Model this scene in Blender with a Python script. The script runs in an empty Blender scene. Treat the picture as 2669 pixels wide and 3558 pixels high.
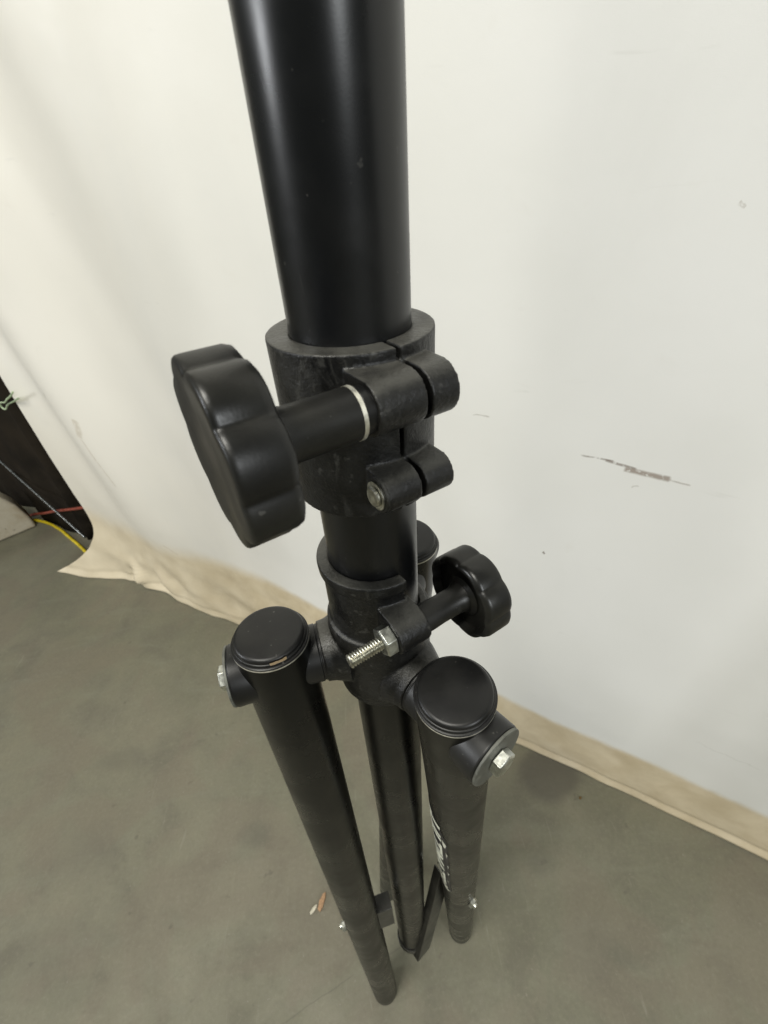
import bpy, bmesh, math, random
from mathutils import Vector, Matrix, noise
random.seed(4)
scene = bpy.context.scene
col = scene.collection
ZO = 1.015                       # floor is z = 0; camera height
R = math.radians
sin, cos, pi = math.sin, math.cos, math.pi

# ------------------------------------------------------------------ camera
PITCH, YAW, ROLL, FPX, PW, PH = .662, .0414, -.0754, 1603.0, 2669.0, 3558.0
cp, sp, cy, sy = cos(PITCH), sin(PITCH), cos(YAW), sin(YAW)
FWD = Vector((sy * cp, cy * cp, -sp))
_r = Vector((cy, -sy, 0)); _u = _r.cross(FWD)
RIGHT = cos(ROLL) * _r + sin(ROLL) * _u
UP = -sin(ROLL) * _r + cos(ROLL) * _u
CAM = Vector((0, -.1485, ZO))
cam_d = bpy.data.cameras.new('camera'); cam = bpy.data.objects.new('camera', cam_d); col.objects.link(cam)
m = Matrix((RIGHT, UP, -FWD)).transposed().to_4x4(); m.translation = CAM
cam.matrix_world = m
cam_d.sensor_fit = 'VERTICAL'; cam_d.sensor_height = 36.0; cam_d.lens = 36 * FPX / PH
cam_d.clip_start = .005; cam_d.clip_end = 200
cam_d.dof.use_dof = True; cam_d.dof.focus_distance = .2; cam_d.dof.aperture_fstop = 20
scene.camera = cam


def ray(px, py):
    return (RIGHT * ((px - PW / 2) / FPX) - UP * ((py - PH / 2) / FPX) + FWD)


def on_plane(px, py, n, d):       # point of a real surface (plane n.x = d) seen at a pixel of the photo
    v = ray(px, py); t = (d - CAM.dot(n)) / v.dot(n)
    return CAM + v * t


def on_floor(px, py, z=0.0):
    return on_plane(px, py, Vector((0, 0, 1)), z)


def proj(X):
    v = Vector(X) - CAM; z = v.dot(FWD)
    return PW / 2 + FPX * v.dot(RIGHT) / z, PH / 2 - FPX * v.dot(UP) / z


# ------------------------------------------------------------------ materials
def srgb(r, g, b):
    f = lambda c: (c / 255 / 12.92) if c / 255 <= .04045 else ((c / 255 + .055) / 1.055) ** 2.4
    return (f(r), f(g), f(b), 1)


class NT:
    def __init__(self, name):
        self.m = bpy.data.materials.new(name); self.m.use_nodes = True
        self.t = self.m.node_tree; self.t.nodes.clear()
        self.out = self.n('ShaderNodeOutputMaterial'); self.p = self.n('ShaderNodeBsdfPrincipled')
        self.l(self.p.outputs[0], self.out.inputs[0])

    def n(self, ty, **kw):
        x = self.t.nodes.new(ty)
        for k, v in kw.items(): setattr(x, k, v)
        return x

    def l(self, a, b): self.t.links.new(a, b)

    def put(self, sock, v):
        if hasattr(v, 'links') or hasattr(v, 'is_linked'): self.l(v, sock)
        else: sock.default_value = v

    def math(self, op, a, b=0.0, c=0.0, clamp=False):
        x = self.n('ShaderNodeMath', operation=op, use_clamp=clamp)
        self.put(x.inputs[0], a); self.put(x.inputs[1], b); self.put(x.inputs[2], c)
        return x.outputs[0]

    def noise(self, vec, scale, detail=4, rough=.55, dist=0.0):
        x = self.n('ShaderNodeTexNoise'); self.l(vec, x.inputs['Vector'])
        x.inputs['Scale'].default_value = scale; x.inputs['Detail'].default_value = detail
        x.inputs['Roughness'].default_value = rough; x.inputs['Distortion'].default_value = dist
        return x.outputs['Fac']

    def map(self, v, a, b, c=0.0, d=1.0):
        x = self.n('ShaderNodeMapRange', clamp=True); x.interpolation_type = 'SMOOTHSTEP'
        self.put(x.inputs[0], v)
        for i, k in enumerate((a, b, c, d)): x.inputs[i + 1].default_value = k
        return x.outputs[0]

    def mix(self, f, a, b):
        x = self.n('ShaderNodeMix', data_type='RGBA')
        self.put(x.inputs[0], f); self.put(x.inputs[6], a); self.put(x.inputs[7], b)
        return x.outputs[2]

    def scale(self, vec, s):
        x = self.n('ShaderNodeMapping'); self.l(vec, x.inputs[0]); x.inputs['Scale'].default_value = s
        return x.outputs[0]

    def obj(self): return self.n('ShaderNodeTexCoord').outputs['Object']

    def uv(self): return self.n('ShaderNodeTexCoord').outputs['UV']

    def bump(self, h, strength, dist):
        x = self.n('ShaderNodeBump'); x.inputs['Strength'].default_value = strength
        x.inputs['Distance'].default_value = dist; self.l(h, x.inputs['Height']); self.l(x.outputs[0], self.p.inputs['Normal'])

    def base(self, c): self.put(self.p.inputs['Base Color'], c)

    def rough(self, c): self.put(self.p.inputs['Roughness'], c)


def mat_paint(name, c0, c1, rough0, rough1, speck=.9, bump=.15, scratch=.1, spec=.4):
    k = NT(name); o = k.obj()
    big = k.noise(o, 45, 4)
    spk = k.map(k.noise(o, 420, 2, .4), .735, .78)
    spk = k.math('MULTIPLY', spk, speck)
    scr = k.map(k.noise(k.scale(o, (190, 190, 34)), 1.0, 2, .5, .6), .715, .75)
    scr = k.math('MULTIPLY', scr, scratch)
    c = k.mix(k.map(big, .35, .7), c0, c1)
    c = k.mix(k.math('MAXIMUM', spk, scr), c, (.09, .088, .08, 1))
    k.base(c); k.rough(k.map(k.noise(o, 30, 5, .6), .3, .7, rough0, rough1))
    k.bump(k.noise(o, 1500, 2, .5), bump, .0001)
    k.p.inputs['Specular IOR Level'].default_value = spec
    return k.m


def mat_cast(name):
    k = NT(name); o = k.obj()
    n1 = k.noise(o, 60, 5, .65, .5); n2 = k.noise(o, 260, 3, .6)
    c = k.mix(k.map(n1, .4, .68), (.0028, .0028, .0028, 1), (.010, .0098, .0086, 1))
    c = k.mix(k.math('MULTIPLY', k.map(n2, .60, .72), .4), c, (.07, .069, .062, 1))
    sm = k.math('MULTIPLY', k.map(k.noise(k.scale(o, (70, 70, 40)), 1.0, 5, .7, 1.5), .56, .74), .45)   # handling smudges
    c = k.mix(sm, c, (.062, .061, .055, 1))
    sep = k.n('ShaderNodeSeparateXYZ'); nm = k.n('ShaderNodeTexCoord'); k.l(nm.outputs['Normal'], sep.inputs[0])
    dust = k.math('MULTIPLY', k.map(sep.outputs[2], .55, .95), k.map(n1, .25, .7, .2, .65))   # dust lying on upward faces
    c = k.mix(dust, c, (.09, .088, .077, 1))
    ge = k.n('ShaderNodeNewGeometry')
    glint_wear = k.math('MULTIPLY', k.map(ge.outputs['Pointiness'], .53, .60), k.map(k.noise(o, 150, 4, .65), .42, .66))   # edge glints painted into the colour, along with rubbed edges
    c = k.mix(k.math('MULTIPLY', glint_wear, .6), c, (.16, .157, .14, 1))
    k.base(c); k.rough(k.map(n1, .3, .7, .30, .52))
    k.bump(k.noise(o, 620, 4, .65), .75, .00045)
    k.p.inputs['Specular IOR Level'].default_value = .42
    return k.m


def mat_plain(name, c, rough, metal=0.0, var=.25, sc=120, bump=.05):
    k = NT(name); o = k.obj(); n = k.noise(o, sc, 4, .6)
    d = tuple(x * (1 - var) for x in c[:3]) + (1,); e = tuple(min(1, x * (1 + var)) for x in c[:3]) + (1,)
    k.base(k.mix(k.map(n, .3, .7), d, e)); k.rough(k.map(n, .3, .7, rough * .85, min(1, rough * 1.2)))
    k.p.inputs['Metallic'].default_value = metal
    if bump: k.bump(k.noise(o, sc * 6, 2), bump, .0002)
    return k.m


M_tube = mat_paint('black_powder_coat', (.0018, .0022, .0028, 1), (.0036, .0038, .0042, 1), .27, .37, speck=.3, bump=.05, spec=.5)
M_leg = mat_paint('worn_black_paint', (.0022, .0022, .0019, 1), (.0055, .0053, .0042, 1), .24, .36, speck=.3, scratch=0.0, bump=.0, spec=.32)
M_cast = mat_cast('cast_black_resin')
M_cap = mat_paint('black_cap_plastic', (.0042, .0042, .0042, 1), (.011, .0108, .0098, 1), .32, .46, speck=.6, bump=.15)
M_knob = mat_paint('black_knob_plastic', (.004, .004, .0036, 1), (.012, .0116, .0092, 1), .33, .52, speck=.5, bump=.3, spec=.42)
M_zinc = mat_plain('zinc_steel', (.56, .57, .52, 1), .34, 1.0, .3, 300)
M_thread = mat_plain('zinc_thread', (.5, .49, .42, 1), .36, 1.0, .3, 500)
M_edge = mat_plain('bare_tube_edge', (.78, .76, .66, 1), .38, .8, .15, 300)
M_washer = mat_plain('grey_washer', (.12, .122, .105, 1), .5, .3, .3, 200)
M_brace = mat_paint('brace_paint', (.024, .0235, .02, 1), (.04, .039, .033, 1), .3, .42, scratch=0.0)
M_rust = mat_plain('rusty_bare_steel', (.09, .06, .035, 1), .7, .3, .5, 150)


# ------------------------------------------------------------------ helpers
def mark(o, label=None, cat=None, group=None, kind=None):
    for k, v in (('label', label), ('category', cat), ('group', group), ('kind', kind)):
        if v: o[k] = v
    return o


def obj(name, bm, mat, parent=None, smooth=35, bevel=0.0, seg=2):
    bmesh.ops.recalc_face_normals(bm, faces=bm.faces)
    me = bpy.data.meshes.new(name); bm.to_mesh(me); bm.free()
    for mm in (mat if isinstance(mat, (list, tuple)) else [mat]): me.materials.append(mm)
    for p in me.polygons: p.use_smooth = True
    me.set_sharp_from_angle(angle=R(smooth))
    o = bpy.data.objects.new(name, me); col.objects.link(o)
    if parent:
        o.parent = parent
        o.matrix_parent_inverse = parent.matrix_world.inverted()
    if bevel:
        b = o.modifiers.new('bevel', 'BEVEL'); b.width = bevel; b.segments = seg; b.limit_method = 'ANGLE'; b.angle_limit = R(35); b.harden_normals = False
    return o


def frame(axis):
    a = Vector(axis).normalized()
    h = Vector((0, 0, 1)) if abs(a.z) < .9 else Vector((1, 0, 0))
    e1 = h.cross(a).normalized(); e2 = a.cross(e1)
    return e1, e2, a


def lathe(bm, o, axis, prof, n=48, a0=0.0, a1=2 * pi, e=None):
    """revolve a (radius, height) profile about an axis; a closed profile (first == last) makes a ring"""
    o = Vector(o); e1, e2, a = e or frame(axis)
    full = abs(a1 - a0 - 2 * pi) < 1e-6
    closed = (Vector(prof[0]) - Vector(prof[-1])).length < 1e-9
    pr = prof[:-1] if closed else prof
    rings = []
    cnt = n if full else n + 1
    for i in range(cnt):
        th = a0 + (a1 - a0) * i / n
        d = e1 * cos(th) + e2 * sin(th)
        rings.append([bm.verts.new(o + d * max(r, 1e-6) + a * h) for r, h in pr])
    k = len(pr)
    for i in range(n):
        A, B = rings[i], rings[(i + 1) % cnt]
        for j in range(k if closed else k - 1):
            bm.faces.new((A[j], A[(j + 1) % k], B[(j + 1) % k], B[j]))
    if not full:
        bm.faces.new(rings[0]); bm.faces.new(rings[-1][::-1])
    elif not closed:
        if pr[0][0] > 1e-5: bm.faces.new([r[0] for r in rings])
        if pr[-1][0] > 1e-5: bm.faces.new([r[-1] for r in rings][::-1])
    bmesh.ops.remove_doubles(bm, verts=bm.verts, dist=1e-7)
    return bm


def cyl(bm, a, b, r, n=40, r2=None):
    a, b = Vector(a), Vector(b)
    return lathe(bm, a, b - a, [(0, 0), (r, 0), (r if r2 is None else r2, (b - a).length), (0, (b - a).length)], n)


def tube_shell(bm, a, b, r, th, n=56):
    a, b = Vector(a), Vector(b); L = (b - a).length
    return lathe(bm, a, b - a, [(r, 0), (r, L), (r - th, L), (r - th, 0), (r, 0)], n)


def prism(bm, pts, vec):
    """pts: planar polygon of 3D points, extruded along vec"""
    v0 = [bm.verts.new(p) for p in pts]; v1 = [bm.verts.new(Vector(p) + Vector(vec)) for p in pts]
    n = len(pts)
    bm.faces.new(v0); bm.faces.new(v1[::-1])
    for i in range(n): bm.faces.new((v0[i], v0[(i + 1) % n], v1[(i + 1) % n], v1[i]))
    return bm


def sweep(bm, pts, r, n=10):
    """round cord through points (Catmull-Rom)"""
    P = [Vector(p) for p in pts]; Q = []
    for i in range(len(P) - 1):
        p0, p1, p2, p3 = P[max(i - 1, 0)], P[i], P[i + 1], P[min(i + 2, len(P) - 1)]
        for s in range(10):
            t = s / 10
            Q.append(.5 * ((2 * p1) + (p2 - p0) * t + (2 * p0 - 5 * p1 + 4 * p2 - p3) * t * t + (3 * p1 - p0 - 3 * p2 + p3) * t ** 3))
    Q.append(P[-1]); rings = []
    e1 = None
    for i, q in enumerate(Q):
        d = (Q[min(i + 1, len(Q) - 1)] - Q[max(i - 1, 0)]).normalized()
        if e1 is None: e1 = frame(d)[0]
        e1 = (e1 - d * e1.dot(d)).normalized(); e2 = d.cross(e1)
        rings.append([bm.verts.new(q + (e1 * cos(2 * pi * j / n) + e2 * sin(2 * pi * j / n)) * r) for j in range(n)])
    for i in range(len(Q) - 1):
        for j in range(n): bm.faces.new((rings[i][j], rings[i][(j + 1) % n], rings[i + 1][(j + 1) % n], rings[i + 1][j]))
    bm.faces.new(rings[0][::-1]); bm.faces.new(rings[-1])
    return bm


def fuse(o, voxel=.0005, it=5):
    m_ = o.modifiers.new('fuse', 'REMESH'); m_.mode = 'VOXEL'; m_.voxel_size = voxel; m_.use_smooth_shade = True
    s = o.modifiers.new('soften', 'SMOOTH'); s.iterations = it; s.factor = .5
    return o


def Z(z): return z + ZO


# ------------------------------------------------------------------ the stand
stand = bpy.data.objects.new('speaker_stand', None); col.objects.link(stand)
stand.empty_display_size = .1
mark(stand, 'black telescoping tripod speaker stand with folded legs, standing on concrete before a white sheet', 'speaker stand')

RP = .019
UPZ = Vector((0, 0, 1))
obj('upper_pole', lathe(bmesh.new(), (0, 0, Z(-.075)), UPZ, [(0, 0), (RP, 0), (RP, .95), (0, .95)], 96), M_tube, stand)
obj('lower_pole', tube_shell(bmesh.new(), (0, 0, Z(-.205)), (0, 0, Z(-.075)), RP + .0003, .002, 96), M_tube, stand)
obj('mast', tube_shell(bmesh.new(), (.0008, 0, Z(-.888)), (.0008, 0, Z(-.2)), .0182, .0016, 80), M_leg, stand)

BD = Vector((cos(R(28.2)), sin(R(28.2)), 0)); NN = Vector((sin(R(28.2)), -cos(R(28.2)), 0))


def F(t, d, z): return BD * t + NN * d + Vector((0, 0, Z(z)))


def boss(bm, t0, t1, d, z, r, root=.021, n=20):
    pts = [F(t0, root, z + r), ]
    for i in range(n + 1):
        a = pi / 2 - pi * i / n
        pts.append(F(t0, d + r * cos(a), z + r * sin(a)))
    pts.append(F(t0, root, z - r))
    prism(bm, pts, BD * (t1 - t0))


# ---- split clamp collar
ex = (Vector((1, 0, 0)), Vector((0, 1, 0)), UPZ)
bm = bmesh.new()
g = R(1.8); A0 = R(-61.5)
prof = [(.0186, -.0425), (.0192, -.0418), (.0262, -.0418), (.0262, -.097), (.0186, -.097), (.0186, -.0425)]
lathe(bm, (0, 0, ZO), UPZ, prof, 140, A0 + g, A0 + 2 * pi - g, ex)
boss(bm, -.0152, .0002, .0318, -.0535, .0079)
boss(bm, .0018, .0112, .0318, -.0535, .0079)
boss(bm, -.0120, .0002, .0303, -.0835, .0064)
boss(bm, .0018, .0128, .0303, -.0835, .0064)
# raised rib joining the two bosses on the far jaw
bmesh.ops.recalc_face_normals(bm, faces=bm.faces)
collar = fuse(obj('clamp_collar', bm, M_cast, stand), .00045, 4)
# dark recess collar where the pole enters
bm = bmesh.new(); cyl(bm, F(-.0180, .0318, -.0535), F(-.0140, .0318, -.0535), .0066); obj('bushing', bm, M_cap, collar, bevel=.0004)
bm = bmesh.new(); lathe(bm, F(-.0195, .0318, -.0535), BD, [(.003, 0), (.0074, 0), (.0074, .0012), (.003, .0012), (.003, 0)]); obj('washer', bm, M_edge, collar)
bm = bmesh.new(); cyl(bm, F(-.0192, .0318, -.0535), F(-.013, .0318, -.0535), .0045); obj('bolt', bm, M_thread, collar)


def knob_mesh(center, axis, r, thick, lobes, amp, phase, dish=0.0):
    """fluted hand knob; axis points out of its outer face, center is the middle of the outer face"""
    bm = bmesh.new(); e1, e2, a = frame(axis); n = lobes * 28
    def rim(k, h):
        out = []
        for i in range(n):
            th = 2 * pi * i / n
            w = 2 * (sin(lobes * th / 2 + phase) ** 2 + .006) ** .36 - 1
            rr = r * (1 + amp * w) * k[0] + k[1]
            out.append(bm.verts.new(Vector(center) + (e1 * cos(th) + e2 * sin(th)) * rr + a * h))
        return out
    layers = [((.25, 0), -.0005), ((.8, 0), -.0002), ((1, -.0013), 0.0), ((1, -.0005), -.0003), ((1, -.0001), -.0009), ((1, 0), -.002),
              ((1, 0), -thick + .0025), ((1, -.0006), -thick + .0008), ((1, -.002), -thick)]
    if dish: layers += [((.86, 0), -thick), ((.80, 0), -thick + dish), ((.3, 0), -thick + dish)]
    Rg = [rim(k, h) for k, h in layers]
    for A, B in zip(Rg, Rg[1:]):
        for i in range(n): bm.faces.new((A[i], A[(i + 1) % n], B[(i + 1) % n], B[i]))
    bm.faces.new(Rg[0]); bm.faces.new(Rg[-1][::-1])
    return bm


kn = obj('knob', knob_mesh(F(-.0566, .0318, -.0530), -BD, .0219, .0134, 8, .058, .25), M_knob, collar, smooth=50)
bm = bmesh.new(); lathe(bm, F(-.0445, .0318, -.0535), BD, [(0, 0), (.0095, 0), (.0082, .004), (.0073, .0075), (.0073, .0252), (0, .0252)], 48)
obj('knob_stem', bm, M_knob, collar, bevel=.0003)
# lower clamp screw: nut end sitting in its pocket
bm = bmesh.new()
lathe(bm, F(-.0145, .0300, -.0838), BD, [(0, 0), (.0030, 0), (.0034, .0005), (.0034, .001), (.0029, .0013), (.0034, .0016), (.0034, .0021), (.0029, .0024), (.0029, .004), (0, .004)], 24)
lathe(bm, F(-.0132, .0300, -.0838), BD, [(.003, 0), (.0048, 0), (.0048, .0012), (.003, .0012), (.003, 0)], 24)
obj('clamp_screw', bm, M_thread, collar)
bm = bmesh.new(); lathe(bm, F(-.0128, .0303, -.0835), BD, [(.0046, 0), (.0062, 0), (.0062, .002), (.0046, .002), (.0046, 0)], 32); obj('screw_pocket', bm, M_cast, collar, bevel=.0004)

# ---- tripod hub casting
bm = bmesh.new()
s0, s1 = R(-60), R(28)
prof_t = [(.0190, -.1355), (.0197, -.1349), (.0244, -.1349), (.0246, -.1362), (.0244, -.1405), (.0229, -.1425), (.0229, -.176), (.0190, -.176), (.0190, -.1355)]
lathe(bm, (0, 0, ZO), UPZ, prof_t, 120, s1, s0 + 2 * pi, ex)
prof_b = [(.0197, -.170), (.0229, -.170), (.0232, -.1712), (.0248, -.1722), (.0248, -.2165), (.0240, -.2185), (.0240, -.2225), (.0197, -.2225), (.0197, -.170)]
lathe(bm, (0, 0, ZO), UPZ, prof_b, 128)
boss(bm, -.0116, .0030, .0300, -.1555, .0080, root=.0205)
LEGS = [  # azimuth, cap centre, pivot height, pivot radius, foot
    (R(-168.9), Vector((-.0516, -.0101, Z(-.1763))), Z(-.195), Vector((-.049, -.036, 0))),
    (R(-54.9), Vector((.0292, -.0416, Z(-.1879))), Z(-.2050), Vector((.0802, .0206, 0))),
    (R(68), Vector((.0195, .0490, Z(-.178))), Z(-.197), on_floor(1356, 3084)),
]
for az, cap, pz, foot in LEGS:
    d = Vector((cos(az), sin(az), 0))
    lathe(bm, d * .0195 + UPZ * pz, d, [(0, 0), (.0182, 0), (.0166, .0045), (.0154, .0075), (.0149, .0115), (0, .0115)], 64)
bmesh.ops.recalc_face_normals(bm, faces=bm.faces)
hub = fuse(obj('hub', bm, M_cast, stand), .0005, 7)


def hexa(bm, o, axis, r, h, ph=0.0, cham=.0008):
    e1, e2, a = frame(axis); o = Vector(o); L = []
    for hh, k in ((0, 1 - cham / r * 1.3), (cham * .6, 1), (h - cham * .6, 1), (h, 1 - cham / r * 1.3)):
        L.append([bm.verts.new(o + a * hh + (e1 * cos(ph + pi / 3 * i) + e2 * sin(ph + pi / 3 * i)) * r * k) for i in range(6)])
    for A, B in zip(L, L[1:]):
        for i in range(6): bm.faces.new((A[i], A[(i + 1) % 6], B[(i + 1) % 6], B[i]))
    bm.faces.new(L[0]); bm.faces.new(L[-1][::-1])
    return bm


ZB, DB = -.1555, .0300
obj('hex_nut', hexa(bmesh.new(), F(-.0168, DB, ZB), BD, .0066, .0054, .35), M_zinc, hub, smooth=20, bevel=.0002)
pr = [(0, 0), (.0026, 0), (.0030, .0006)]
h = .0006
while h < .0165:
    pr += [(.0023, h + .0006), (.0029, h + .0012)]; h += .0012
pr += [(.0028, .018), (0, .018)]
obj('threaded_bolt', lathe(bmesh.new(), F(-.0315, DB, ZB), BD, pr, 24), M_thread, hub, smooth=60)
bm = bmesh.new(); lathe(bm, F(.0026, DB, ZB), BD, [(0, 0), (.0064, 0), (.0060, .010), (.0061, .019), (.0072, .0222), (.0095, .0236), (0, .0236)], 40)
obj('knob_stem', bm, M_knob, hub)
obj('knob', knob_mesh(F(.0364, DB, ZB), BD, .0197, .0130, 8, .036, .3, .0035), M_knob, hub, smooth=50)

# ---- legs
CAPP = [(0, -.004), (.0160, -.004), (.0160, .0006), (.0179, .0006), (.0181, .0010), (.0181, .0015), (.0176, .0019), (.0171, .0019), (.0171, .0029), (.0169, .0032), (.0164, .0033), (.0164, .0043), (.0160, .0050), (.0153, .0055), (.0144, .0057), (0, .0059)]


def tab_bolt(bm, o, d, r=.0052):
    hexa(bm, o, d, r, .0042)
    lathe(bm, Vector(o) + d * .0042, d, [(0, 0), (.0028, 0), (.0026, .002), (0, .0024)], 16)


def make_leg(i):
    az, cap, pz, foot = LEGS[i]
    d = Vector((cos(az), sin(az), 0)); ax = (cap - foot).normalized()
    L = (cap - foot).length; RL = .0179
    lg = obj('leg', tube_shell(bmesh.new(), foot, cap, RL, .0014, 72), M_leg, stand)
    bm = bmesh.new(); lathe(bm, cap - ax * .0001, ax, [(RL - .002, 0), (RL + .00015, 0), (RL + .00015, .00055), (RL - .002, .00055), (RL - .002, 0)], 72)
    obj('tube_rim', bm, M_edge, lg)
    bm = bmesh.new(); lathe(bm, cap, ax, CAPP, 64); obj('end_cap', bm, M_cap, lg, smooth=50)
    # moulded saddles either side of the leg on the pivot axis
    bm = bmesh.new(); o = UPZ * pz
    lathe(bm, o + d * .0304, d, [(0, 0), (.0140, 0), (.0140, .0012), (.0136, .0016), (.0143, .0020), (.0140, .011), (0, .011)], 56)
    lathe(bm, o + d * .0610, d, [(0, 0), (.0142, 0), (.0147, .0025), (.0150, .0130), (.0146, .0136), (0, .0136)], 56)
    # cheeks hugging the tube
    sd = UPZ.cross(d)
    for s in (-1, 1):
        pts = [o + d * .036 + sd * s * RL * .80 + UPZ * .0085, o + d * .036 + sd * s * RL * .80 - UPZ * .0085,
               o + d * .068 + sd * s * RL * .74 - UPZ * .0105, o + d * .068 + sd * s * RL * .74 + UPZ * .0105]
    obj('pivot_saddle', bm, M_cap, lg, bevel=.0005)
    bm = bmesh.new(); lathe(bm, o + d * .0747, d, [(0, 0), (.0147, 0), (.0147, .0013), (0, .0013)], 56); obj('washer', bm, M_washer, lg, bevel=.0003)
    bm = bmesh.new(); hexa(bm, o + d * .0760, d, .0062, .0048, .3 + i); obj('pivot_bolt', bm, M_zinc, lg, smooth=20, bevel=.0002)
    t = (.545, .535, .55)[i]
    q = cap + (foot - cap) * t
    bm = bmesh.new(); tab_bolt(bm, q + d * (RL - .0005), d); obj('brace_bolt', bm, M_zinc, lg, smooth=25)
    # brace: U channel from the leg's inner face down to the mast's lower end (only its upper end shows beside the front left leg)
    end = Vector((.0008, 0, Z(-.884))) + d * .0215
    top = q - d * (RL + .004) - ax * 0 + (q - d * (RL + .004) - end).normalized() * .012
    w = sd; dr = (top - end).normalized(); nrm = w.cross(dr).normalized()
    if nrm.dot(d) < 0: nrm = -nrm
    if i != 1: dr = ax; nrm = d; top = q - d * (RL + .0025) + dr * .026; end = top - dr * .048
    bm = bmesh.new(); W_, H_, T_ = (.0115, .0105, .0016) if i == 1 else (.0075, .0160, .0016)
    sec = [(-W_, 0), (-W_, -H_), (-W_ + T_, -H_), (-W_ + T_, -T_), (W_ - T_, -T_), (W_ - T_, -H_), (W_, -H_), (W_, 0)]
    if i != 1: sec = [(-W_, 0), (-W_, -H_), (W_, -H_), (W_, 0)]
    prism(bm, [end - dr * .008 + w * a_ + nrm * (b_ + .004) for a_, b_ in sec], dr * ((top - end).length + .008))
    if i < 2: obj('brace', bm, M_brace, stand, bevel=.0004)
    else: bm.free()
    bm = bmesh.new(); cyl(bm, q - d * (RL + .012), q - d * (RL - .002), .0032, 20); obj('brace_pin', bm, M_zinc, lg)
    return lg, cap, foot, ax, RL, L


legs = [make_leg(i) for i in range(3)]
# collar that holds the braces at the mast's foot
bm = bmesh.new(); lathe(bm, (.0008, 0, Z(-.886)), UPZ, [(.0184, 0), (.0205, 0), (.0205, .014), (.0184, .014), (.0184, 0)], 64)
obj('brace_collar', bm, M_brace, stand, bevel=.0004)
# set screw under the hub
dq = Vector((cos(R(-62)), sin(R(-62)), 0))
bm = bmesh.new(); hexa(bm, dq * .0195 + UPZ * Z(-.2290), dq, .0030, .003); obj('set_screw', bm, M_zinc, stand, smooth=20)

# ---- worn sticker with lettering on the front right leg
lg, cap, foot, ax, RL, L = legs[1]
mid = cap + (foot - cap) * .4
tc = CAM - mid; tc = (tc - ax * tc.dot(ax)).normalized()
rt = ax.cross(tc).normalized()
if rt.dot(RIGHT) < 0: rt = -rt


def leg_pt(t, ang, lift):       # ang: degrees from the camera side, positive to the right
    a = R(ang); return cap + (foot - cap) * t + (tc * cos(a) + rt * sin(a)) * (RL + lift)


def t_at(y):                    # how far down the leg its left side reaches a given picture row
    lo, hi = 0.02, .98
    for _ in range(40):
        mm = (lo + hi) / 2
        if proj(leg_pt(mm, -45, 0))[1] < y: lo = mm
        else: hi = mm
    return lo


T0, T1 = t_at(2835), t_at(3082)
k = NT('sticker_film'); k.base(k.mix(k.map(k.noise(k.obj(), 180, 4), .4, .7), (.008, .0075, .01, 1), (.028, .025, .03, 1))); k.rough(.35); M_film = k.m
k = NT('sticker_ink'); k.base(k.mix(k.map(k.noise(k.obj(), 260, 4), .45, .75), (.74, .75, .62, 1), (.5, .5, .42, 1))); k.rough(.5); M_ink = k.m
k = NT('sticker_torn_paper'); k.base(k.mix(k.noise(k.obj(), 200, 4), (.45, .42, .3, 1), (.6, .62, .55, 1))); k.rough(.7); M_torn = k.m
bm = bmesh.new()
ny, nx = 60, 16
grid = []
for j in range(ny + 1):
    v = j / ny; row = []
    for i in range(nx + 1):
        a0_, a1_ = -105, -25 + 3.0 * noise.noise((v * 9, 3, 0)) + (1.5 if j % 7 < 3 else 0)
        if v < .2: a1_ -= (1 - v / .2) * 36
        row.append(bm.verts.new(leg_pt(T0 + (T1 - T0) * v, a0_ + (a1_ - a0_) * i / nx, .00025)))
    grid.append(row)
for j in range(ny):
    for i in range(nx): bm.faces.new((grid[j][i], grid[j][i + 1], grid[j + 1][i + 1], grid[j + 1][i]))
# torn white edge bits
for (v0, v1, aa, ab) in ((.0, .05, -72, -60), (.2, .27, -37, -27), (.90, .95, -52, -33), (.955, .985, -46, -27), (.86, .9, -55, -48), (.62, .66, -30, -25), (.33, .40, -30, -26), (.78, .8, -34, -28), (.5, .55, -29, -26)):
    pts = [(v0, aa), (v0 + (v1 - v0) * .3, (aa + ab) / 2 + 2), (v0 + (v1 - v0) * .5, ab), (v1, ab - 2), (v1 + .01, (aa + ab) / 2), (v1 - .01, aa + 2)]
    f = bm.faces.new([bm.verts.new(leg_pt(T0 + (T1 - T0) * v, a_, .0006)) for v, a_ in pts]); f.material_index = 2
# letters: set as text, then bent round the tube
cu = bpy.data.curves.new('lettering', 'FONT'); cu.body = 'ULTIMATE'; cu.shear = .3; cu.size = 1.0; cu.resolution_u = 3; cu.offset = .03
to = bpy.data.objects.new('lettering_source', cu); col.objects.link(to)
dg = bpy.context.evaluated_depsgraph_get(); tm = bpy.data.meshes.new_from_object(to.evaluated_get(dg))
bpy.data.objects.remove(to)
tb = bmesh.new(); tb.from_mesh(tm); bpy.data.meshes.remove(tm)
bmesh.ops.triangulate(tb, faces=tb.faces)
for _ in range(2): bmesh.ops.subdivide_edges(tb, edges=[e for e in tb.edges if e.calc_length() > .12], cuts=1); bmesh.ops.triangulate(tb, faces=tb.faces)
xs = [v.co.x for v in tb.verts]; x0, x1 = min(xs), max(xs)
vm = {}
for v in tb.verts:
    u = (v.co.x - x0) / (x1 - x0); hgt = v.co.y / .72
    vm[v.index] = bm.verts.new(leg_pt(T0 + (T1 - T0) * (.06 + .84 * u), -76 + 37 * hgt, .0005))
for f in tb.faces:
    try: bm.faces.new([vm[v.index] for v in f.verts]).material_index = 1
    except ValueError: pass
tb.free()
o = obj('sticker', bm, [M_film, M_ink, M_torn], lg)
o['label'] = 'torn black sticker with white slanted ULTIMATE lettering'

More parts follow.
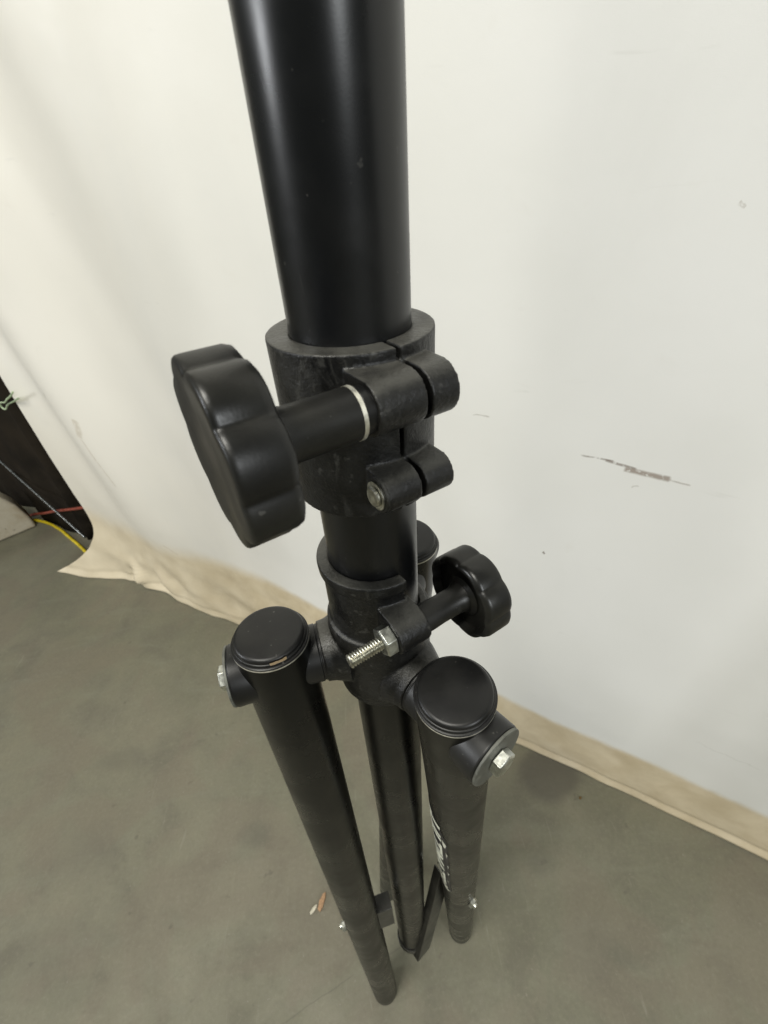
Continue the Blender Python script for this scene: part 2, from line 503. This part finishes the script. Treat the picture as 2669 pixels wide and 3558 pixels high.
# little torn paper bit on the left leg's cap
lg, cap, foot, ax, RL, L = legs[0]
tc = (CAM - cap); tc = (tc - ax * tc.dot(ax)).normalized(); rt = ax.cross(tc)
if rt.dot(RIGHT) < 0: rt = -rt
bm = bmesh.new(); A_, B_ = [], []
for i in range(9):
    an = R(-12 + 25 * i / 8); dd = tc * cos(an) + rt * sin(an)
    A_.append(bm.verts.new(cap + ax * (.0031 + random.uniform(-.0001, .0002)) + dd * .0172)); B_.append(bm.verts.new(cap + ax * (.0051 + random.uniform(-.0002, .0002)) + dd * .01745))
for i in range(8): bm.faces.new((A_[i], A_[i + 1], B_[i + 1], B_[i]))
k = NT('tan_paper_scrap'); k.base(k.mix(k.noise(k.obj(), 300, 3), (.36, .25, .13, 1), (.48, .36, .22, 1))); k.rough(.8)
obj('paper_scrap', bm, k.m, lg)

# ------------------------------------------------------------------ floor
k = NT('concrete'); o = k.obj()
n1 = k.noise(o, 2.2, 6, .6, .6); n2 = k.noise(o, 9, 6, .62, .4); n3 = k.noise(o, 60, 5, .7); n4 = k.noise(k.scale(o, (6, 22, 6)), 1.0, 5, .6, .8)
c = k.mix(k.map(n1, .3, .7), (.134, .133, .090, 1), (.180, .170, .119, 1))
c = k.mix(k.math('MULTIPLY', k.map(n2, .45, .72), .65), c, (.108, .101, .074, 1))
c = k.mix(k.math('MULTIPLY', k.map(n2, .5, .25), .5), c, (.205, .190, .135, 1))
c = k.mix(k.math('MULTIPLY', k.map(n4, .5, .7), .35), c, (.190, .192, .140, 1))
c = k.mix(k.math('MULTIPLY', k.map(n3, .3, .7), .25), c, (.14, .125, .098, 1))
c = k.mix(k.math('MULTIPLY', k.map(k.noise(o, 5.5, 3, .5, 1.0), .48, .6), .4), c, (.158, .134, .098, 1))
grit = k.noise(o, 150, 4, .75)
c = k.mix(k.math('MULTIPLY', k.map(grit, .5, .74), .26), c, (.085, .079, .058, 1)); c = k.mix(k.math('MULTIPLY', k.map(grit, .5, .28), .2), c, (.27, .255, .195, 1))
sc2 = k.noise(k.scale(o, (160, 11, 1)), 1.0, 3, .5, .8); c = k.mix(k.math('MULTIPLY', k.map(sc2, .68, .74), .3), c, (.25, .235, .185, 1))
c = k.mix(k.math('MULTIPLY', k.map(k.noise(o, 34, 3, .5), .69, .75), .45), c, (.085, .075, .058, 1))
c = k.mix(k.math('MULTIPLY', k.map(k.noise(o, 120, 2, .5), .72, .76), .35), c, (.28, .26, .21, 1))


def seg_mask(k, vec, a, b, w, wob=.0, sc=8):
    """1 on a thin wobbly line from a to b (object/uv metres)"""
    sx = k.n('ShaderNodeSeparateXYZ'); k.l(vec, sx.inputs[0])
    dx, dy = b[0] - a[0], b[1] - a[1]; Ln = math.hypot(dx, dy); ux, uy = dx / Ln, dy / Ln
    px = k.math('SUBTRACT', sx.outputs[0], a[0]); py = k.math('SUBTRACT', sx.outputs[1], a[1])
    al = k.math('ADD', k.math('MULTIPLY', px, ux), k.math('MULTIPLY', py, uy))
    ac = k.math('SUBTRACT', k.math('MULTIPLY', py, ux), k.math('MULTIPLY', px, uy))
    if wob: ac = k.math('ADD', ac, k.math('MULTIPLY', k.math('SUBTRACT', k.noise(vec, sc, 5, .6), .5), wob))
    ac = k.math('ABSOLUTE', ac)
    m1 = k.map(ac, w, w * .3); m2 = k.map(al, -.02 * Ln, .06 * Ln); m3 = k.map(al, Ln * 1.02, Ln * .94)
    return k.math('MULTIPLY', m1, k.math('MULTIPLY', m2, m3))


def spot(k, vec, cx, cy_, rx, ry, soft=.4, wob=.0):
    sx = k.n('ShaderNodeSeparateXYZ'); k.l(vec, sx.inputs[0])
    X = k.math('DIVIDE', k.math('SUBTRACT', sx.outputs[0], cx), rx); Y = k.math('DIVIDE', k.math('SUBTRACT', sx.outputs[1], cy_), ry)
    d = k.math('SQRT', k.math('ADD', k.math('MULTIPLY', X, X), k.math('MULTIPLY', Y, Y)))
    if wob: d = k.math('ADD', d, k.math('MULTIPLY', k.math('SUBTRACT', k.noise(vec, 14, 4), .5), wob))
    return k.map(d, 1 + soft, 1 - soft)


p1, p2 = on_floor(1330, 3332), on_floor(1425, 3268)
c = k.mix(k.math('MULTIPLY', seg_mask(k, o, p1, p2, .0014, .008, 9), .35), c, (.07, .065, .05, 1))
p1, p2 = on_floor(980, 3560), on_floor(1230, 3390)
c = k.mix(k.math('MULTIPLY', seg_mask(k, o, p1, p2, .0013, .012, 9), .35), c, (.08, .07, .055, 1))
for (x, y, rx, ry, s) in ((420, 2640, .05, .025, .35), (300, 2960, .06, .05, .25), (2050, 3300, .05, .035, .25), (880, 2900, .03, .02, .3), (180, 3300, .07, .04, .2), (1880, 3000, .022, .02, .3)):
    q = on_floor(x, y); c = k.mix(k.math('MULTIPLY', spot(k, o, q.x, q.y, rx, ry, .5, 1.2), s), c, (.105, .098, .075, 1))
q = on_floor(1905, 2690); c = k.mix(k.math('MULTIPLY', spot(k, o, q.x, q.y, .062, .05, .25, .5), .7), c, (.080, .073, .058, 1))   # blurred shadow by the sheet, painted into the floor colour
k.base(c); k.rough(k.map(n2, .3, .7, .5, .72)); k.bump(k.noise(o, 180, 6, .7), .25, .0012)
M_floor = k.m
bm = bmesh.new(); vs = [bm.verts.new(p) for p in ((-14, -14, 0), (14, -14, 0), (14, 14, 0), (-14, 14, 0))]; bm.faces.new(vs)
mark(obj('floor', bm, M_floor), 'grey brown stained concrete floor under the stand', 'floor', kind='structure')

# ------------------------------------------------------------------ white sheet
P0 = Vector((.256, .31, 0)); WU = Vector((.843, -.538, 0)).normalized(); WN = Vector((-.538, -.843, 0)).normalized()


HEM = []                          # where the hem lies on the floor: (distance along the wall, distance out from it)
for px_, py_ in ((201, 1987), (330, 2005), (467, 2023), (640, 2088), (820, 2164), (1778, 2574), (1931, 2638), (2108, 2719), (2669, 2989)):
    q_ = on_floor(px_, py_) - P0; HEM.append((q_.dot(WU), q_.dot(WN)))


def hem(s):
    if s <= HEM[0][0]: return HEM[0][1]
    for (a, oa), (b, ob) in zip(HEM, HEM[1:]):
        if s <= b: return oa + (ob - oa) * (s - a) / (b - a)
    return HEM[-1][1]


def hem_soft(s): return sum(hem(s + d) for d in (-.05, -.025, 0, .025, .05)) / 5


def sheet_pt(u, z):
    """u 0..1 left to right, z height"""
    fl = max(0.0, (.24 - z) / .24)
    foot = HEM[0][0]
    sl = -1.283 - .13 * (z - .262)
    if z < .2: sl += (foot - sl) * ((.2 - z) / .2) ** 1.8
    s = sl + (3.0 - sl) * (u ** 1.5)
    off = hem_soft(s) * fl ** 1.5
    if z < .022: off += .006 * ((1 - z / .022) ** 1.2 - .6) * (.8 + .5 * noise.noise((s * 4, 0, 2)))
    lft = math.exp(-((s + 1.0) / .6) ** 2)
    k1 = .3 + .7 * min(1, z / .5)
    off += (.022 * sin((s + .22 * z) * 13 + .7) + .003 * sin((s + .34 * z) * 27 + noise.noise((s, z, 3)) * 3)) * lft * k1
    off += .030 * noise.noise((s * 1.2, z * .9, 0)) * min(1, z / .3) + .013 * noise.noise((s * 3.6 + z * 1.2, z * 1.3, 5)) * min(1, z / .3) + .0035 * noise.noise((s * 9 + z * 4, z * 3, 8)) * min(1, z / .3)
    for cx, cz, rx, rz, fr, am in ((-1.04, .05, .07, .05, 44, .012), (-.93, .09, .09, .05, 30, .005), (-1.15, .035, .04, .035, 75, .021), (-1.12, .08, .05, .04, 50, .007), (-1.2, .05, .12, .06, 22, .008), (-.7, .08, .2, .05, 17, .006)):
        r_ = math.hypot((s - cx) / rx, (z - cz) / rz)
        off += 1.35 * am * math.exp(-r_ * r_) * sin((s - cx) * fr + (z - cz) * 26)
    off += .005 * fl * noise.noise((s * 18, z * 24, 1)) * math.exp(-max(0, s + .5) / .6)
    off += .003 * fl * noise.noise((s * 14, z * 9, 7))
    zz = z + (.003 * noise.noise((s * 3.1, 0, 9)) + .002 * noise.noise((s * 11, 0, 4))) * (1 - min(1, z / .05)) + .002
    zz = max(zz, .0008)
    return P0 + WU * s + WN * off + UPZ * zz, s


bm = bmesh.new(); uvl = bm.loops.layers.uv.new('UVMap')
NU = 320; zs = [0, .004, .008, .012, .016, .021, .027, .034] + [.042 + .0095 * i for i in range(28)] + [.32 + .035 * i for i in range(63)]
G, SV = [], []
for z in zs:
    row, sr = [], []
    for i in range(NU + 1):
        p, s = sheet_pt(i / NU, z); row.append(bm.verts.new(p)); sr.append((s, z))
    G.append(row); SV.append(sr)
for j in range(len(zs) - 1):
    for i in range(NU):
        f = bm.faces.new((G[j][i], G[j][i + 1], G[j + 1][i + 1], G[j + 1][i]))
        for lp, (a, b) in zip(f.loops, ((j, i), (j, i + 1), (j + 1, i + 1), (j + 1, i))): lp[uvl].uv = SV[a][b]
k = NT('painted_canvas'); uv = k.uv(); sx = k.n('ShaderNodeSeparateXYZ'); k.l(uv, sx.inputs[0])
n1 = k.noise(uv, 1.6, 4, .5); n2 = k.noise(uv, 14, 5, .6, .4)
white = k.mix(k.map(n1, .3, .7), (.70, .695, .655, 1), (.76, .755, .73, 1))
white = k.mix(k.map(sx.outputs[0], 0.1, -1.2, 0, .65), white, (.74, .70, .61, 1))   # creamier towards the free end
white = k.mix(k.math('MULTIPLY', k.map(k.noise(k.scale(uv, (3, 1.2, 1)), 1.0, 5, .6, .8), .5, .72), .35), white, (.66, .655, .62, 1))
white = k.mix(k.math('MULTIPLY', k.map(k.noise(k.scale(uv, (9, 40, 1)), 1.0, 4, .6, .6), .66, .76), .25), white, (.58, .57, .53, 1))
white = k.mix(k.math('MULTIPLY', k.map(sx.outputs[0], -.5, -1.3), k.map(sx.outputs[1], .75, .2, 0, .5)), white, (.62, .57, .46, 1))   # yellowed hem end
white = k.mix(k.math('MULTIPLY', k.map(n2, .62, .8), .2), white, (.6, .57, .5, 1))
tan_ = k.mix(k.map(n2, .3, .7), (.54, .45, .30, 1), (.65, .56, .40, 1))
tan_ = k.mix(k.math('MULTIPLY', k.map(k.noise(uv, 6, 5, .6), .5, .75), .55), tan_, (.36, .28, .17, 1))
edge = k.math('ADD', sx.outputs[1], k.math('MULTIPLY', k.math('SUBTRACT', k.noise(uv, 7, 4, .6), .5), .035))
edge = k.math('ADD', edge, k.math('MAXIMUM', k.math('MINIMUM', k.math('MULTIPLY', sx.outputs[0], .112), k.math('MULTIPLY', sx.outputs[0], .03)), -.085))
soft = k.map(sx.outputs[0], -.4, -1.1, 0, .035)
e2 = k.math('DIVIDE', k.math('SUBTRACT', edge, k.math('SUBTRACT', .136, soft)), k.math('ADD', .02, k.math('MULTIPLY', soft, 2.0)))
tan_ = k.mix(k.map(sx.outputs[0], -.5, -1.2, 0, .45), tan_, (.66, .59, .45, 1))
c = k.mix(k.map(e2, 0, 1), tan_, white)
# scuffs and marks with a shape of their own
W_D = P0.dot(WN)


def wuv(px, py):
    q = on_plane(px, py, WN, W_D); return ((q - P0).dot(WU), q.z)


def smear(c, a, b, w, colr, amt, wob=.02):
    a, b = wuv(*a), wuv(*b)
    mk = seg_mask(k, uv, a, b, w, wob, 40)
    mk = k.math('MULTIPLY', mk, k.map(k.noise(uv, 130, 4, .6), .3, .5))
    return k.mix(k.math('MULTIPLY', mk, amt), c, colr)


brown = (.16, .12, .09, 1)
c = smear(c, (2015, 1592), (2135, 1612), .0015, brown, .6, .003)
c = smear(c, (2100, 1608), (2210, 1640), .0024, brown, .7, .003)
c = smear(c, (2165, 1640), (2330, 1672), .0048, (.28, .23, .19, 1), .85, .004)
c = smear(c, (2280, 1665), (2400, 1688), .0015, (.35, .31, .27, 1), .6, .004)
c = smear(c, (1640, 1452), (1700, 1462), .0012, (.4, .37, .33, 1), .8)
c = smear(c, (2565, 712), (2590, 726), .0022, (.45, .42, .37, 1), .55)
c = smear(c, (1888, 1922), (1896, 1930), .0018, (.2, .17, .14, 1), .9)
c = smear(c, (2190, 1700), (2215, 1692), .0016, (.5, .48, .44, 1), .7)
c = smear(c, (2420, 2560), (2640, 2650), .0022, (.5, .49, .45, 1), .25)
c = smear(c, (310, 1440), (330, 1500), .012, (.5, .45, .36, 1), .6, .03)
c = smear(c, (330, 1500), (450, 1670), .004, (.5, .45, .37, 1), .6, .012)
c = smear(c, (590, 1875), (640, 1915), .003, (.5, .43, .32, 1), .5, .01)
c = smear(c, (170, 1380), (200, 1360), .006, (.55, .53, .45, 1), .6, .03)
k.base(c); k.rough(k.map(n2, .3, .7, .5, .65)); k.p.inputs['Specular IOR Level'].default_value = .35
wv = k.math('ADD', k.noise(k.scale(uv, (1500, 300, 1)), 1.0, 2), k.noise(k.scale(uv, (300, 1500, 1)), 1.0, 2))
k.bump(k.math('ADD', wv, k.math('MULTIPLY', k.noise(uv, 26, 5, .62, .5), 3.0)), .09, .0012)
o = obj('backdrop_sheet', bm, k.m, smooth=180)
mark(o, 'white hanging canvas sheet with tan soiled hem curling onto the floor', 'backdrop')
sm = o.modifiers.new('thickness', 'SOLIDIFY'); sm.thickness = .0015; sm.offset = -1

# ------------------------------------------------------------------ small debris
def chip(name, px, py, L_, W_, ang, hgt, c0, label, cat):
    q = on_floor(px, py); bm = bmesh.new(); e = Vector((cos(ang), sin(ang), 0)); f = Vector((-sin(ang), cos(ang), 0))
    pts = [(-1, -.5), (-.5, -1), (.4, -.8), (1, -.2), (.8, .5), (0, 1), (-.8, .6)]
    prism(bm, [q + e * a * L_ / 2 + f * b * W_ / 2 + UPZ * .0002 for a, b in pts], UPZ * hgt)
    o = obj(name, bm, mat_plain(name, c0, .8, 0, .3, 200), bevel=.0004); mark(o, label, cat)


def l7(x, y): return 800 + x * .663, 2600 + y * .663
chip('wood_chip', *l7(482, 805), .028, .009, 1.15, .004, (.33, .20, .11, 1), 'small orange wood chip on the concrete left of the front left leg', 'wood chip')
chip('plaster_chip', *l7(438, 845), .017, .006, .8, .003, (.46, .43, .34, 1), 'small pale chip on the concrete touching the orange wood chip', 'debris chip')
chip('brown_crumb', 2016, 2773, .006, .0045, .4, .003, (.12, .07, .02, 1), 'tiny brown crumb on the concrete near the sheet hem', 'crumb')

# ------------------------------------------------------------------ behind the sheet's left edge
def lf(x, y): return x * .2802, 1300 + y * .2802


ca, cb = on_floor(*lf(450, 1810)), on_floor(*lf(950, 2090))
cu_ = (cb - ca).normalized(); cn = Vector((cu_.y, -cu_.x, 0)); cn = cn if cn.dot(CAM - ca) > 0 else -cn
bm = bmesh.new(); rows = []
for j in range(24):
    z = 1.5 * (j / 23); row = []
    for i in range(121):
        s = -1.6 + 2.35 * i / 120
        off = .018 * sin(s * 21) + .012 * sin(s * 37 + 1 + z) + .02 * noise.noise((s * 3, z * 2, 3))
        row.append(bm.verts.new(ca + cu_ * s - cn * (.026 - .5 * off + max(0, s - .3) * 1.5) + UPZ * (z + .001)))
    rows.append(row)
for j in range(23):
    for i in range(120): bm.faces.new((rows[j][i], rows[j][i + 1], rows[j + 1][i + 1], rows[j + 1][i]))
M_cloth = mat_plain('dark_cloth', (.016, .0125, .0085, 1), .9, 0, .4, 8)
M_cloth.node_tree.nodes['Principled BSDF'].inputs['Specular IOR Level'].default_value = .08
o = obj('dark_curtain', bm, M_cloth, smooth=180)
mark(o, 'dark brown black curtain hanging behind the left edge of the white sheet', 'curtain')
o.modifiers.new('thickness', 'SOLIDIFY').thickness = .003

cd = ca.dot(cn)
wp = [on_floor(*lf(x, y), .006) for x, y in ((380, 1806), (450, 1812), (600, 1850), (750, 1930), (870, 2030), (950, 2095), (1010, 2150), (1090, 2230))]
o = obj('yellow_cable', sweep(bmesh.new(), wp, .0052), mat_plain('yellow_rubber', (.55, .42, .012, 1), .5, 0, .2, 60), smooth=180)
mark(o, 'yellow cable on the floor between the pale foam block and the sheet corner', 'cable')
rp = [on_plane(*lf(x, y), cn, cd - .006) for x, y in ((380, 1752), (440, 1735), (560, 1722), (690, 1698), (850, 1680), (1050, 1652), (1150, 1630))]
o = obj('red_cord', sweep(bmesh.new(), rp, .0048), mat_plain('red_cord', (.19, .03, .012, 1), .7, 0, .3, 80), smooth=180)
mark(o, 'thin red cord strung across the dark curtain', 'cord')
ra, rb = on_plane(*lf(-60, 1020), cn, cd - .02), on_plane(*lf(1055, 2022), cn, cd + .03)
o = obj('metal_rod', cyl(bmesh.new(), ra, rb, .0035, 16), mat_plain('bright_rod', (.45, .47, .47, 1), .3, 1, .2, 90), smooth=60)
mark(o, 'thin shiny metal rod slanting across the dark curtain', 'rod')
gp = [on_plane(*lf(x, y), cn, cd + .01 + .01 * i / 8) for i, (x, y) in enumerate(((230, 300), (165, 340), (100, 375), (70, 435), (20, 405), (5, 355), (60, 350), (90, 310), (135, 268), (160, 220)))]
o = obj('green_wire', sweep(bmesh.new(), gp, .0022), mat_plain('pale_green_wire', (.42, .52, .33, 1), .5, 0, .2, 90), smooth=180)
mark(o, 'pale green looped wire hanging on the dark curtain', 'wire')

# pale rounded block at the far left
b0, b1 = on_floor(*lf(0, 2085)), on_floor(*lf(462, 1893))
bu = (b1 - b0).normalized(); bn = Vector((bu.y, -bu.x, 0)); bn = bn if bn.dot(CAM - b0) > 0 else -bn
bm = bmesh.new(); pf = [(.0, .0), (-.004, .05), (-.018, .11), (-.045, .16), (-.095, .19), (-.2, .2), (-.55, .2), (-.55, 0)]
prism(bm, [b1 + bu * a + UPZ * (b + .001) for a, b in pf], -bn * .07)
k = NT('stained_foam'); o_ = k.obj(); n_ = k.noise(o_, 12, 5, .6)
cc = k.mix(k.map(n_, .35, .7), (.44, .40, .31, 1), (.33, .27, .18, 1)); cc = k.mix(k.map(k.noise(o_, 40, 4, .6, 1), .66, .72), cc, (.1, .09, .07, 1)); k.base(cc); k.rough(.8); k.bump(k.noise(o_, 90, 4), .3, .002)
mark(obj('foam_block', bm, k.m, smooth=50, bevel=.008, seg=3), 'pale stained rounded foam block on the floor at the far left', 'foam block')

# ------------------------------------------------------------------ light
w = bpy.data.worlds.new('World'); scene.world = w; w.use_nodes = True
bg = w.node_tree.nodes['Background']; bg.inputs[0].default_value = (.93, .97, .86, 1); bg.inputs[1].default_value = .13


def area(name, loc, target, sx_, sy_, power, colr):
    d = bpy.data.lights.new(name, 'AREA'); d.shape = 'RECTANGLE'; d.size = sx_; d.size_y = sy_; d.energy = power; d.color = colr
    o = bpy.data.objects.new(name, d); col.objects.link(o); o.location = loc
    o.rotation_euler = (Vector(target) - Vector(loc)).to_track_quat('-Z', 'Y').to_euler()
    return o


area('ceiling_lamp', (-.95, -.9, 3.3), (0, 0, .4), .9, .75, 80, (1, .975, .89))
area('ceiling_lamp', (3.0, -6.0, 3.4), (0, 0, .8), 1.3, 1.6, 215, (.95, .985, 1))
area('ceiling_lamp', (-6.5, -.9, 2.6), (0, 0, .8), 1.3, 1.4, 185, (.95, .975, 1))

scene.view_settings.view_transform = 'Standard'; scene.view_settings.look = 'None'
scene.view_settings.exposure = 0; scene.view_settings.gamma = 1
scene.cycles.max_bounces = 8
scene.cycles.use_denoising = True
